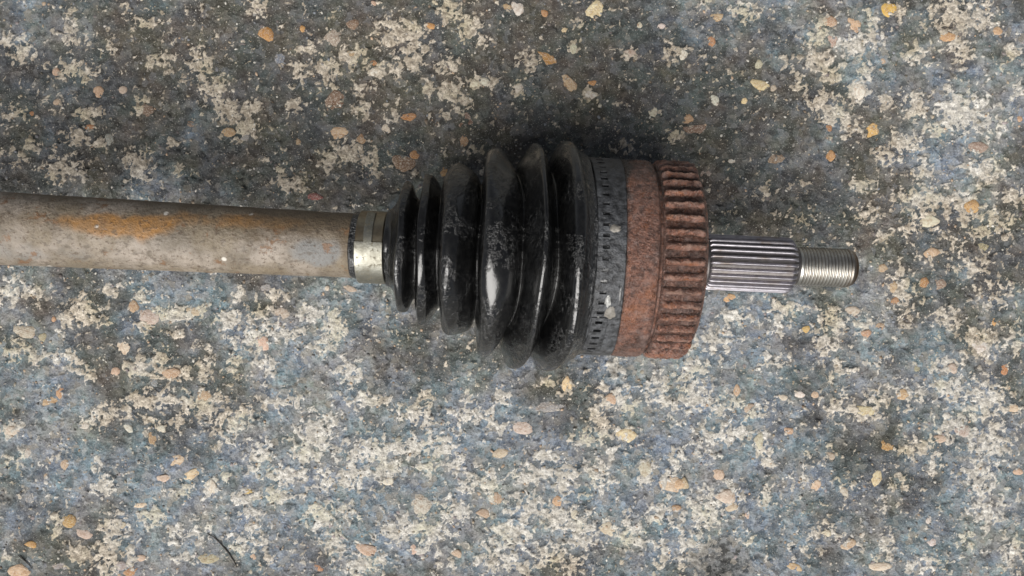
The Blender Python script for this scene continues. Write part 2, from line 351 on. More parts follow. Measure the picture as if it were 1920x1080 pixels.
# (px, py, rx, ry, weight): crusts of pale cement left on the surface
PALE = [
 (20,75,28,12,1),(42,98,22,16,1),(130,55,14,32,.9),(160,75,9,13,.9),(275,40,27,10,1),(240,15,7,13,.9),(205,90,9,19,.8),
 (130,130,32,15,1),(168,135,16,10,1),(315,107,10,20,1),(292,113,14,11,1),(375,120,22,28,1),(350,150,14,10,.9),(402,165,26,24,1.1),
 (425,205,20,26,1.1),(462,238,20,22,1.1),(470,202,24,12,1),(265,195,16,22,.8),(165,215,30,13,.9),(60,270,18,10,.9),(150,255,27,16,1),
 (120,315,38,22,1),(190,270,16,11,.9),(258,310,22,30,1),(320,268,13,9,.8),(335,318,10,11,.8),(530,315,16,11,.9),(545,342,32,16,1),
 (570,95,22,11,1),(560,135,15,21,.9),(480,15,18,14,1),(612,128,20,26,1),(615,160,16,12,.9),(555,195,14,16,.9),(620,302,20,22,1),
 (20,215,30,20,.7),(95,190,24,14,.6),(30,300,24,20,.6),
 (660,105,26,18,1),(725,45,18,16,.9),(760,60,34,24,1.1),(725,70,20,16,1),(780,90,28,14,1),(840,20,24,20,1),(880,50,20,30,1),(900,70,14,16,.9),
 (710,135,14,16,1),(745,120,16,20,1),(775,122,18,18,1),(842,122,20,16,1),(805,165,18,14,.9),(845,170,26,22,1.1),(865,190,18,16,1),
 (915,152,20,10,1),(890,157,10,9,.9),(675,165,18,16,.9),(680,200,20,20,.7),(735,215,12,16,.9),(655,285,30,20,1.1),(690,300,24,16,1),
 (990,115,16,22,1),(970,165,12,14,.9),(1105,180,14,12,1),(1075,90,9,14,.8),(1180,102,16,11,.9),(1085,45,12,14,.7),(885,280,14,14,.8),(700,320,20,14,.8),
 (905,318,10,14,.8),(835,215,12,8,1),(1265,100,18,18,.9),(1170,275,20,14,.8),(1265,255,18,12,.8),
 (1400,22,26,16,1),(1320,8,14,12,.8),(1545,45,16,16,1),(1525,75,20,14,1),(1600,85,26,22,1.1),(1640,60,14,30,1),(1535,110,26,22,1.1),(1560,135,22,18,1),
 (1585,85,16,14,1),(1680,20,20,16,.9),(1790,30,40,36,1),(1840,30,24,24,1),(1720,100,22,18,1),(1800,95,22,26,1),(1770,45,22,22,.9),(1900,95,16,20,.9),
 (1625,130,14,16,.9),(1500,155,14,18,.9),(1610,170,18,20,1.1),(1545,195,30,20,1.1),(1570,215,28,16,1.1),(1600,240,22,18,1),(1660,195,18,16,.9),(1715,200,24,22,1),
 (1810,210,44,36,1.05),(1760,240,20,20,.9),(1700,265,30,18,1),(1660,290,20,20,1),(1730,320,20,16,.9),(1850,320,34,24,1),(1620,350,22,14,1),(1505,350,14,12,.8),
 (1870,240,20,20,.8),(1480,120,10,18,.8),(1910,170,14,20,.8),(1430,355,16,10,.8),
 (1730,375,46,26,1),(1800,385,40,26,1),(1860,420,40,30,.9),(1900,370,30,20,.9),(1630,400,26,16,.9),(1710,420,20,20,.9),(1780,460,26,24,.7),(1490,410,26,14,.7),
 (1655,440,20,16,.8),(1740,480,18,14,.8),(1690,545,26,40,.9),(1820,500,40,26,.7),(1860,550,40,30,.7),(1600,470,16,12,.5),
 (1560,600,30,24,.9),(1470,580,30,16,1),(1380,595,28,14,.9),(1340,640,34,24,.9),(1460,600,16,34,.9),(1545,645,26,24,.9),(1620,615,22,18,.8),(1840,645,34,30,1),
 (1780,600,30,24,.8),(1700,600,26,22,.6),(1900,640,20,26,.8),(1770,685,30,16,.8),(1450,680,26,18,.7),(1570,690,20,22,.8),(1300,690,30,20,.9),(1640,680,24,16,.6),
 (1300,740,26,30,1),(1360,760,34,18,.9),(1420,770,28,16,.9),(1370,815,36,16,1),(1425,830,12,22,1),(1320,830,22,30,.8),(1440,860,14,20,.9),(1570,760,24,24,.9),
 (1625,775,22,18,1),(1650,745,30,18,.8),(1700,740,40,24,.7),(1780,730,40,26,.9),(1850,750,44,36,.95),(1790,800,40,26,.9),(1720,840,34,20,.9),(1860,830,40,34,.95),
 (1840,900,30,50,.9),(1750,870,16,20,.7),(1850,960,36,30,.85),(1690,900,16,22,.7),(1540,850,26,20,.5),(1500,900,22,26,.6),(1590,910,24,18,.6),(1320,960,36,34,1),
 (1300,1030,30,40,.9),(1365,930,26,24,.9),(1440,930,30,20,.7),(1540,990,26,20,.8),(1510,1030,26,20,.6),(1660,1030,20,30,.8),(1600,1020,22,14,.7),(1740,1060,40,16,.8),
 (1810,1020,26,22,.6),(1900,1030,22,40,.8),(1400,1010,20,16,.6),(1660,950,24,16,.5),
 (690,750,34,14,1),(650,700,20,26,.9),(720,750,12,10,1),(800,745,18,14,.9),(780,775,30,16,1),(880,780,40,14,1),(800,790,14,14,1),(940,745,14,14,1),(875,750,14,12,.9),
 (1025,718,12,12,1),(1060,725,12,16,1),(1150,690,20,16,.9),(1155,745,34,20,1),(1120,790,22,30,.9),(1175,760,22,16,.9),(1230,730,22,26,.9),(1260,760,18,30,.8),
 (690,850,50,26,1),(760,840,40,20,1),(830,835,30,24,1),(660,890,30,24,1),(720,880,30,18,1),(855,870,16,16,1),(800,880,24,12,.9),(1025,855,28,10,1.1),(1000,890,36,20,1),
 (1060,900,24,26,1),(1120,890,22,30,.9),(1100,830,30,18,.8),(1170,815,24,16,1),(1213,885,14,24,1),(930,800,22,14,.8),(880,910,26,20,.8),(920,905,18,26,.9),
 (850,960,30,20,1),(770,990,44,20,1.1),(810,1000,30,16,1),(740,1000,24,16,1),(990,950,34,26,1),(960,1000,40,30,.95),(1050,970,34,24,1.05),(1090,1000,34,30,1),(1030,1040,34,20,1),
 (930,1050,30,26,1),(980,1060,26,20,.9),(680,1060,34,18,1),(720,1050,20,12,.9),(790,1030,20,18,.8),(1180,990,30,20,.9),(1190,1015,26,10,1),(1240,960,26,24,.9),(1250,900,26,22,.8),
 (1080,1065,26,14,.9),(1240,1040,16,30,.9),(650,960,16,16,.8),(830,1050,24,18,.6),(1145,850,20,14,.8),(1270,860,20,22,.8),
 (60,550,30,14,1),(20,545,30,22,.9),(155,585,22,26,1.1),(175,595,18,14,1.1),(130,600,18,22,.9),(205,545,16,10,1),(265,555,16,12,1),(330,590,36,14,1.2),(270,610,16,12,1),
 (430,600,20,22,1.1),(370,580,16,10,1),(445,550,10,12,1),(520,555,26,10,.9),(490,590,26,18,.9),(480,635,26,20,1.1),(530,625,34,12,1),(585,590,26,16,1.1),(625,610,22,30,1.1),
 (330,628,16,8,1),(600,650,24,12,1),(260,690,20,18,1.2),(280,705,16,10,1),(300,675,18,16,1),(330,700,26,14,1),(385,690,16,34,.9),(440,680,10,24,.9),(495,685,20,20,1),
 (30,660,24,16,1),(70,670,22,12,1),(130,670,30,20,.8),(160,700,20,16,.7),(270,750,30,14,1.2),(310,745,30,16,1.1),(350,760,12,26,1),(335,790,24,10,1),(380,760,20,26,1),(400,745,26,12,1),
 (195,780,22,20,1),(240,770,12,12,1),(160,790,8,8,1),(300,802,10,7,1),(280,790,16,10,.9),(430,790,40,26,.9),(460,770,22,14,.9),(510,755,26,12,1),(555,750,16,12,.9),(590,815,34,30,1.1),
 (575,850,26,26,1),(620,790,16,30,.9),(490,850,20,30,.9),(530,890,34,14,1),(535,900,16,16,1),(420,830,26,12,.8),(480,870,20,20,.8),(20,805,16,16,1),(25,870,16,9,.9),(50,850,12,12,.7),
 (100,860,12,8,.8),(180,870,10,16,.8),(195,910,18,20,1),(395,915,16,20,1),(340,920,24,10,.8),(460,935,26,12,1.1),(520,930,24,18,1),(560,890,30,14,.9),(290,970,24,12,1.1),(215,990,24,20,1.1),
 (105,990,10,26,1.1),(100,970,12,12,.9),(150,1040,22,16,1.1),(200,1030,26,20,1.1),(245,1040,12,20,.9),(330,1000,20,20,.8),(370,1000,24,20,.8),(480,1000,20,26,.8),(600,970,26,28,1.05),
 (630,1020,16,26,1),(450,1020,24,14,.9),(10,1040,12,10,.8),(200,1065,22,14,1),(345,1045,20,10,.9),(560,1050,20,16,.5),(500,1040,14,26,.7),(470,960,24,16,.9),(610,900,22,20,.8),(420,890,18,10,.7),
]
den = np.full(GX.shape, -0.22)
fbase = -0.23 + 0.10 * fbm(GX, GY, 42, 3, 5)
den = fbase
for (px, py, rx, ry, w) in PALE:
    cx, cy = gx(px), gy(py); a = rx / KG * 1.35; b = ry / KG * 1.35
    i0, i1 = np.searchsorted(xs, [cx - 2.2 * a, cx + 2.2 * a]); j0, j1 = np.searchsorted(ys, [cy - 2.2 * b, cy + 2.2 * b])
    if i1 <= i0 or j1 <= j0: continue
    sl = (slice(i0, i1), slice(j0, j1))
    d2 = ((GX[sl] - cx) / a) ** 2 + ((GY[sl] - cy) / b) ** 2
    den[sl] = np.maximum(den[sl], -0.25 + 0.36 * w * np.exp(-1.1 * d2))
wx = GX + 1.6 * fbm(GX, GY, 6, 3, 31); wy = GY + 1.6 * fbm(GX, GY, 6, 3, 57)
nA = fbm(wx, wy, 4.2, 4, 3, 0.66)
nB = 1 - 2.4 * np.abs(fbm(wx, wy, 4.0, 3, 11, 0.55))
field = 0.55 * nA + 0.20 * (nB - 0.55) + den
mid = sstep(-.16, .05, 0.6 * fbm(wx, wy, 3.4, 3, 15, .6) - .03)      # greyer half-worn cement
pale = sstep(-0.16, 0.12, field)

def blob(px, py, rx, ry):
    return np.exp(-(((GX - gx(px)) * KG / rx) ** 2 + ((GY - gy(py)) * KG / ry) ** 2))
big = fbm(GX, GY, 70, 4, 91) + 0.5 * fbm(GX, GY, 16, 3, 92)
dz = 0.47 + 1.15 * big
for (px, py, rx, ry, w) in [(650,60,420,190,-.55),(1010,180,330,190,-.5),(420,320,380,110,-.45),(1400,300,220,160,-.25),(250,80,240,120,-.2),
                            (1420,420,160,60,-.25),(400,960,500,160,.28),(1000,880,420,190,.35),(1500,900,420,190,.3),(560,740,220,110,.2),
                            (60,160,110,120,.35),(200,600,330,80,-.05),(1700,520,240,150,-.05),(1800,200,180,180,-.1),(1100,1000,260,120,.25)]:
    dz += w * blob(px, py, rx, ry)
dust = sstep(0.12, 0.92, dz)  # pale dust cover, with the light's falloff towards the top painted in
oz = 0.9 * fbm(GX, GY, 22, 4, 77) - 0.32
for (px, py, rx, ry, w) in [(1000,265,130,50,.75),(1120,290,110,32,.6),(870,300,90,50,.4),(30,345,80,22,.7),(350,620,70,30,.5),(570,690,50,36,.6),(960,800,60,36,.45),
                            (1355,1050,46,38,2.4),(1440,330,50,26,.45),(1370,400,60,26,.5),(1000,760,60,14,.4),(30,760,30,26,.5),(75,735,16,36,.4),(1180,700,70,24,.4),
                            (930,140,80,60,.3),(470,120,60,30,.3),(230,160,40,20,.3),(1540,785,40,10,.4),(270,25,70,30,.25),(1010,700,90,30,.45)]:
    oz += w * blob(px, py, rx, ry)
oil = sstep(0.05, 0.65, oz)  # oil stains, with the boot's shadow painted into the ground above it
tint = fbm(GX, GY, 30, 3, 101) + 0.5 * fbm(GX, GY, 8, 2, 103)
tint += 0.25 * (blob(1200, 240, 160, 120) + blob(60, 170, 120, 120) + blob(1400, 900, 500, 200) + blob(300, 850, 300, 150)) - 0.25 * blob(800, 120, 300, 160) - 0.15 * blob(1700, 150, 200, 200)

core = np.clip(1 - np.maximum(np.abs(GX) - 300, np.abs(GY) - 176) / 60, 0, 1)
h = 0.7 * fbm(GX, GY, 45, 3, 201) + 0.45 * fbm(GX, GY, 9, 3, 202) + core * (0.58 * fbm(GX, GY, 3.2, 3, 203, 0.65))
h += core * pale * (0.30 + 1.1 * np.clip(fbm(GX, GY, 2.6, 3, 204) + 0.2, 0, 1) + 0.4 * np.clip(nA, 0, 1))
pit = sstep(0.30, 0.50, fbm(GX, GY, 7, 3, 205)) * (1 - pale)
h -= core * 1.0 * pit
for (px, py, rx, ry, d) in [(1355,1050,34,30,3.0),(570,690,24,16,1.5),(75,725,9,22,1.6),(1440,878,10,8,1.8),(30,765,16,12,1.6),(960,810,34,20,1.4),(1195,700,20,18,1.4)]:
    h -= d * blob(px, py, rx, ry)
h -= 0.45                                    # keeps the tops near z = 0
far = np.clip((np.maximum(np.abs(GX) - 285, np.abs(GY) - 165)) / 30, 0, 1)
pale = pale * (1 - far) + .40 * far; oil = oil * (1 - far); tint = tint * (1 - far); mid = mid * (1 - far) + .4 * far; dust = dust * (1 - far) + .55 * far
verts = np.stack([GX * 1e-3, GY * 1e-3, h * 1e-3], -1).reshape(-1, 3)
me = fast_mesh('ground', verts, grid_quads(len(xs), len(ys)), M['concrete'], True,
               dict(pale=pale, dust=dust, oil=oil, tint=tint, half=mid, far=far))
ground = link('ground', me)
ground['kind'] = 'structure'; ground['label'] = 'worn grey concrete with pale cement crusts and exposed flint pebbles'

def hgt(x, y):
    i = min(max(int(np.searchsorted(xs, x)), 1), len(xs) - 2); j = min(max(int(np.searchsorted(ys, y)), 1), len(ys) - 2)
    return float(h[i-3:i+4, j-3:j+4].mean())

# ---- pebbles set into the concrete
def pebble_mesh(k, sub=2):
    rnd = random.Random(100 + k)
    bm = bmesh.new()
    bmesh.ops.create_icosphere(bm, subdivisions=sub, radius=1.0)
    ph = [rnd.uniform(0, 6.28) for _ in range(6)]
    a2, a3, a4 = rnd.uniform(.05, .2), rnd.uniform(.08, .2), rnd.uniform(.04, .12)
    cuts = [(rnd.uniform(0, 6.28), rnd.uniform(.55, .85)) for _ in range(rnd.randint(3, 6))]
    for v in bm.verts:
        x, y, z = v.co
        an = math.atan2(y, x)
        s = 1 + a2 * math.cos(2 * an + ph[0]) + a3 * math.cos(3 * an + ph[1]) + a4 * math.cos(5 * an + ph[2]) + .06 * math.sin(4 * z + ph[3])
        x *= s; y *= s
        for ca, cd in cuts:
            d = x * math.cos(ca) + y * math.sin(ca)
            if d > cd: x -= (d - cd) * .85 * math.cos(ca); y -= (d - cd) * .85 * math.sin(ca)
        z = math.copysign(abs(z) ** 0.6, z) * (1 + .18 * math.sin(2.3 * x + ph[4]) * math.cos(2.1 * y + ph[5]))
        v.co = (x, y, z)
    m = bpy.data.meshes.new('pebble'); bm.to_mesh(m); bm.free()
    for p in m.polygons: p.use_smooth = True
    m.materials.append(M['pebble'])
    return m
PB = [pebble_mesh(k, 2) for k in range(9)]
PS = [pebble_mesh(20 + k, 1) for k in range(8)]
COL = dict(cream=(.70,.58,.34), amber=(.48,.26,.07), blue=(.15,.18,.22), beige=(.52,.36,.22), tan=(.42,.28,.15), orange=(.44,.20,.06), brown=(.21,.13,.085),
           ochre=(.42,.25,.07), white=(.66,.63,.56), peach=(.52,.37,.25), pink=(.42,.34,.28), yellow=(.58,.36,.06), grey=(.30,.30,.29), olive=(.30,.28,.15), red=(.22,.055,.045), pale=(.58,.54,.42))
ST = [(1122,20,24,24,0,'cream'),(497,62,15,14,0,'amber'),(566,55,7,9,0,'amber'),(525,110,12,20,0,'blue'),(630,250,28,17,10,'beige'),(683,265,20,21,0,'tan'),(767,219,15,9,0,'orange'),
 (872,228,16,22,0,'brown'),(872,262,10,16,0,'tan'),(777,290,9,8,0,'orange'),(833,321,15,10,0,'ochre'),(1032,113,24,12,-35,'amber'),(1060,150,25,14,-40,'beige'),(948,16,15,12,0,'tan'),(972,14,13,15,0,'white'),
 (1022,24,7,7,0,'orange'),(1225,212,16,12,0,'pale'),(1112,155,8,6,0,'orange'),(1105,178,12,10,0,'white'),(1180,100,14,9,0,'pink'),(1058,57,7,7,0,'cream'),(808,48,9,6,0,'amber'),(662,45,12,12,0,'brown'),
 (1342,33,19,11,5,'tan'),(1335,78,8,13,0,'orange'),(1290,222,12,9,0,'tan'),(1305,243,21,12,10,'brown'),(1428,160,18,12,-10,'cream'),(1450,166,7,8,0,'pink'),(1423,120,6,10,0,'pale'),(1555,40,15,12,0,'tan'),
 (1600,48,13,23,20,'amber'),(1668,18,14,17,-20,'yellow'),(1778,68,16,10,0,'amber'),(1610,170,12,17,0,'white'),(1637,250,16,25,15,'yellow'),(1558,292,8,12,0,'amber'),(1342,187,8,10,0,'white'),(1396,188,5,6,0,'cream'),
 (1460,296,18,10,0,'brown'),(1555,240,5,8,0,'orange'),(1830,275,20,12,0,'brown'),(1872,57,9,8,0,'orange'),(1912,223,8,8,0,'orange'),(1325,330,20,14,0,'pink'),(1289,318,11,15,0,'cream'),(1560,75,14,20,30,'brown'),
 (1825,388,17,13,0,'amber'),(1745,413,18,14,0,'pale'),(1840,460,14,12,0,'olive'),(1748,473,13,10,0,'beige'),(1655,503,10,9,0,'tan'),(1675,540,10,14,0,'beige'),(1680,566,9,9,0,'orange'),(1733,530,10,11,0,'orange'),
 (1763,532,16,14,0,'brown'),(1867,603,11,11,0,'amber'),(1885,693,9,14,0,'orange'),(1365,558,17,9,0,'amber'),(1597,582,14,10,0,'pink'),(1512,617,8,8,0,'yellow'),(1625,625,9,9,0,'orange'),(1647,612,13,9,0,'tan'),
 (1838,648,18,19,0,'white'),(1720,690,8,8,0,'olive'),(1785,690,10,10,0,'pink'),(1382,732,6,13,0,'amber'),(1405,765,11,8,40,'peach'),(1625,772,17,14,0,'cream'),(1692,740,12,12,0,'ochre'),(1480,808,8,8,0,'amber'),
 (1423,825,8,15,-10,'pale'),(1665,838,17,11,-15,'ochre'),(1808,808,16,13,0,'pink'),(1765,823,13,10,0,'peach'),(1643,895,10,17,-20,'cream'),(1530,910,12,13,0,'peach'),(1347,890,11,13,0,'peach'),(1282,910,10,13,0,'amber'),
 (1362,932,18,16,0,'pink'),(1372,950,14,12,0,'beige'),(1402,972,11,13,0,'peach'),(1560,855,8,8,0,'pink'),(1590,1022,15,10,30,'tan'),(1490,1064,18,8,-25,'ochre'),(1528,740,8,8,0,'peach'),(1900,765,15,8,0,'peach'),
 (1655,1062,20,10,0,'pale'),(1910,885,10,6,0,'orange'),(1172,815,19,14,0,'cream'),(1212,880,11,20,-8,'pale'),(1262,907,27,16,-5,'peach'),(1274,907,12,12,0,'amber'),(938,850,15,9,20,'peach'),(780,945,27,23,0,'grey'),
 (925,935,17,16,0,'beige'),(906,962,12,9,0,'tan'),(1045,940,10,12,30,'orange'),(1140,992,17,17,0,'pink'),(690,1032,20,13,-10,'tan'),(775,1030,8,11,0,'peach'),(856,1038,9,8,0,'peach'),(1035,762,30,14,0,'grey'),
 (982,802,20,14,0,'pink'),(1063,722,9,15,0,'cream'),(1145,747,10,10,0,'peach'),(1270,952,9,7,0,'amber'),(112,735,9,15,-10,'orange'),(96,751,24,9,15,'ochre'),(285,822,9,17,5,'tan'),(328,866,20,17,0,'peach'),
 (360,890,18,12,25,'cream'),(306,897,13,9,0,'peach'),(120,872,9,13,0,'tan'),(128,975,18,14,0,'ochre'),(160,1000,18,10,0,'pink'),(57,1021,10,7,0,'amber'),(395,1047,19,13,0,'olive'),(245,1072,13,10,20,'orange'),
 (265,1047,10,8,0,'peach'),(35,1072,21,13,0,'peach'),(108,1066,20,14,0,'grey'),(465,923,7,7,0,'yellow'),(265,947,13,5,0,'cream'),(398,912,9,18,15,'white'),(472,1047,8,10,0,'peach'),(598,1066,10,6,-40,'orange'),
 (48,622,21,15,0,'pink'),(80,632,8,10,0,'olive'),(230,648,13,16,0,'pale'),(216,695,8,8,0,'peach'),(250,575,10,12,0,'tan'),(280,592,23,16,0,'pink'),(366,584,15,10,0,'peach'),(528,590,18,16,-20,'pink'),
 (490,642,14,15,0,'peach'),(322,700,17,13,0,'peach'),(381,742,16,13,0,'beige'),(100,599,5,6,0,'orange'),(590,368,13,8,-10,'red'),(656,541,14,7,-25,'brown'),(60,214,6,8,0,'orange'),(168,237,9,5,0,'orange'),
 (183,170,10,11,0,'beige'),(232,168,8,9,0,'pink'),(276,205,14,14,0,'brown'),(430,248,14,12,0,'tan'),(358,232,9,8,0,'brown'),(105,135,8,8,0,'peach'),(632,188,22,26,0,'brown'),(625,70,16,20,0,'pink'),(555,265,8,8,0,'tan'),
 (760,305,24,18,0,'brown'),(700,118,9,6,0,'orange'),(657,102,12,9,0,'tan'),(1500,740,10,6,0,'white'),(1550,1000,9,7,0,'pale'),(1470,745,9,6,0,'pale'),(905,152,12,8,0,'white'),(890,157,9,7,0,'pale'),(700,135,9,9,0,'white'),
 (723,240,9,9,0,'pale'),(973,165,8,10,20,'white'),(1075,92,6,11,-15,'pale'),(1200,45,5,6,0,'pale'),(1240,48,7,5,0,'white'),(1282,100,7,11,0,'white'),(160,797,7,7,0,'white'),(240,803,11,6,-40,'white'),(302,803,8,7,0,'white'),
 (51,930,14,14,0,'blue'),(48,850,11,13,0,'grey'),(20,808,13,11,0,'pale'),(225,1062,14,10,0,'grey'),(228,985,9,8,0,'pale'),(500,540,12,8,0,'grey')]
n_obj = 0
def put_pebble(px, py, rx, ry, deg, col, meshes, rnd):
    global n_obj
    o = link('pebble', rnd.choice(meshes), ground)
    x, y = gx(px), gy(py)
    a, b = rx / KG, ry / KG
    zt = hgt(x, y)
    rz = max(0.9, 0.40 * min(a, b) + 0.3)
    o.location = (x * 1e-3, y * 1e-3, (zt - rz + rnd.uniform(.12, .7)) * 1e-3)
    o.scale = (a * 1.22e-3, b * 1.22e-3, rz * 1e-3)
    o.rotation_euler = (rnd.uniform(-.1, .1), rnd.uniform(-.1, .1), R(deg))
    j = rnd.uniform(.85, 1.15)
    ii, kk = int(np.searchsorted(xs, x)), int(np.searchsorted(ys, y))
    f = float(dust[ii, kk]) * rnd.uniform(.15, .5)                 # pale dust worn into the stone
    col = tuple(c * (1 - f) + g * f for c, g in zip(col, (.68, .60, .51)))
    o.color = tuple(min(1, c * j * rnd.uniform(.95, 1.05)) for c in col) + (1,)
    n_obj += 1
rp = random.Random(5)
for (px, py, rx, ry, deg, cn) in ST:
    put_pebble(px, py, rx, ry, deg, COL[cn], PB, rp)
NAMES = ['pale', 'white', 'grey', 'tan', 'pale', 'beige', 'blue', 'grey', 'white', 'olive']
placed = [(s[0], s[1]) for s in ST]
while n_obj < 190:
    px, py = rp.uniform(5, 1915), rp.uniform(5, 1075)
    if 640 < px < 1340 and 290 < py < 690: continue
    if px < 660 and 370 < py < 520: continue
    if min((px - a) ** 2 + (py - b) ** 2 for a, b in placed) < 30 ** 2: continue
    placed.append((px, py))
    r = rp.uniform(5, 10)
    put_pebble(px, py, r * rp.uniform(.8, 1.4), r * rp.uniform(.7, 1.1), rp.uniform(0, 180), tuple(.75 * c + .25 * g for c, g in zip(COL[rp.choice(NAMES)], (.4, .38, .34))), PB, rp)

# ---- loose sand and grit, too small and too many to count: one part
gm = bmesh.new(); bmesh.ops.create_icosphere(gm, subdivisions=1, radius=1.0)
gv = np.array([v.co[:] for v in gm.verts]); gf = np.array([[v.index for v in f.verts] for f in gm.faces]); gm.free()
rs = np.random.RandomState(3)
allv, allf, allc = [], [], []
pal = [(.62,.60,.54),(.55,.50,.40),(.50,.36,.25),(.30,.29,.28),(.62,.60,.54),(.10,.10,.10),(.40,.33,.24),(.50,.47,.43),(.22,.24,.27)]
pal2 = [(.20,.21,.22),(.30,.30,.29),(.38,.36,.32),(.26,.24,.19),(.24,.25,.28),(.46,.42,.36),(.30,.26,.26),(.14,.14,.14),(.52,.50,.46),(.36,.27,.19)]
NG = 9500
gxs = rs.uniform(-285, 285, NG); gys = rs.uniform(-165, 165, NG)
cnt = 0
for q in range(NG):
    x, y = gxs[q], gys[q]
    r = 0.28 + 0.62 * rs.rand() ** 2.6
    mid_stone = q < 2600
    if mid_stone: r = 0.75 + 1.1 * rs.rand() ** 1.8
    i = int(np.searchsorted(xs, x)); jj = int(np.searchsorted(ys, y))
    c = pal[rs.randint(len(pal))]
    if mid_stone: c = pal2[rs.randint(len(pal2))]; c = tuple(v * (.45 + .55 * dust[i, jj]) for v in c)
    if oil[i, jj] > .5 and rs.rand() < .75: continue
    if dust[i, jj] < .4 and rs.rand() < .35: continue
    s = np.array([r * rs.uniform(.8, 1.5), r * rs.uniform(.7, 1.1), r * rs.uniform(.45, .8)])
    an = rs.uniform(0, 6.28); ca, sa = math.cos(an), math.sin(an)
    v = gv * s * (1 + 0.22 * rs.uniform(-1, 1, (len(gv), 1)))
    v = np.stack([v[:, 0] * ca - v[:, 1] * sa + x, v[:, 0] * sa + v[:, 1] * ca + y, v[:, 2] + (h[i-2:i+3, jj-2:jj+3].mean() - s[2] + .28 if mid_stone else h[i, jj] + 0.02)], -1)
    allv.append(v * 1e-3); allf.append(gf + cnt * len(gv)); allc.append(np.tile(np.array(c + (1,)) * rs.uniform(.8, 1.1), (len(gv), 1)))
    cnt += 1
me = fast_mesh('grit', np.concatenate(allv), np.concatenate(allf), M['grain'], True)
ca = me.attributes.new('grain', 'FLOAT_COLOR', 'POINT')
ca.data.foreach_set('color', np.concatenate(allc).astype(np.float32).ravel())
grit = link('grit', me, ground); grit['kind'] = 'stuff'

# ------------------------------------------------------------------ the drive shaft
AX = 52.5                                     # height of the joint's axis above the ground, mm
shaft = bpy.data.objects.new('drive_shaft', None)
C.objects.link(shaft)
shaft.location = (0, 0.0164, 0)
shaft.rotation_euler = (0, 0, R(-2.57))
shaft.empty_display_size = 0.05
shaft['label'] = 'used car drive shaft with black ribbed rubber boot, rusty joint and splined end'
shaft['category'] = 'drive shaft'

def bend(X):                                  # the bar rises a little towards its far end
    t = np.clip(-X, 0, None)
    return 0.088 * t * t / (t + 12.0)

def revolve(name, prof, mat, parent, nseg=160, step=0.5, mod=None, attrf=None, noise=None, smooth=True, resample=True):
    """prof: list of (X, r) in mm along the axis. phi = 0 at the top, growing towards the picture's bottom (-Y)."""
    P = np.array(prof, float)
    if resample:
        pts = [P[0]]
        for a, b in zip(P[:-1], P[1:]):
            k = max(1, int(np.ceil(np.hypot(*(b - a)) / step)))
            for q in range(1, k + 1): pts.append(a + (b - a) * q / k)
        P = np.array(pts)
    ph = np.linspace(-math.pi, math.pi, nseg, endpoint=False)
    X = np.repeat(P[:, :1], nseg, 1); r = np.repeat(P[:, 1:], nseg, 1); PH = np.repeat(ph[None, :], len(P), 0)
    if noise is not None:
        amp, sc, sd = noise
        w = np.clip((math.pi - np.abs(PH)) * 3, 0, 1)
        r = r + amp * w * fbm(X, PH * np.maximum(r, 5), sc, 3, sd)
    dX = 0
    if mod is not None: X, r = mod(X, PH, r)
    v = np.stack([X, -r * np.sin(PH), AX + bend(X) + r * np.cos(PH)], -1).reshape(-1, 3) * 1e-3
    at = attrf(X, PH, r) if attrf else None
    me = fast_mesh(name, v, grid_quads(len(P), nseg, True)[:, ::-1], mat, smooth, at)
    return link(name, me, parent)

def smooth_profile(ctrl, n=12):
    """Catmull-Rom through control points."""
    P = np.array(ctrl, float); out = []
    Q = np.vstack([2 * P[0] - P[1], P, 2 * P[-1] - P[-2]])
    for i in range(1, len(Q) - 2):
        for t in np.linspace(0, 1, n, endpoint=False):
            a, b, c, d = Q[i-1], Q[i], Q[i+1], Q[i+2]
            out.append(.5 * ((2*b) + (-a + c) * t + (2*a - 5*b + 4*c - d) * t*t + (-a + 3*b - 3*c + d) * t**3))
    out.append(P[-1])
    return [tuple(p) for p in out]

# bar
def bar_attr(X, PH, r):
    U = X; V = PH * 15
    wob = 0.5 * fbm(U, V, 14, 4, 301)
    def bl(cx, cv, rx, rv): return np.exp(-(((U - cx) / rx) ** 2 + ((V - cv) / rv) ** 2))
    och = sstep(.35, .75, bl(-172, -3, 28, 5.5) * 1.1 + .75 * bl(-120, -9, 34, 5) + .5 * bl(-104, -8, 8, 5) + wob)
    gry = sstep(.35, .75, bl(-88, 5, 13, 8) * .95 + .55 * bl(-205, 10, 26, 7) + .3 * bl(-230, 12, 20, 8) + .9 * wob)
    drk = sstep(.35, .8, .95 * bl(-95, -9, 22, 8) + 1.0 * bl(-160, -25, 150, 12) + .7 * bl(-74, 0, 3, 60) + .5 * bl(-215, -4, 14, 4) + .5 * bl(-112, 0, 8, 5) + .8 * wob)  # dark stains, plus shade painted along the bar's upper side
    return dict(ochre=och, grey=gry, dark=drk)
revolve('bar', [(-560.2, 0.2), (-560, 16.4), (-559, 17.4), (-420, 17.2), (-240, 16.5), (-150, 15.6), (-72, 14.9), (-40, 14.5)], M['bar'], shaft, 128, 0.8, attrf=bar_attr, noise=(0.22, 9, 311))

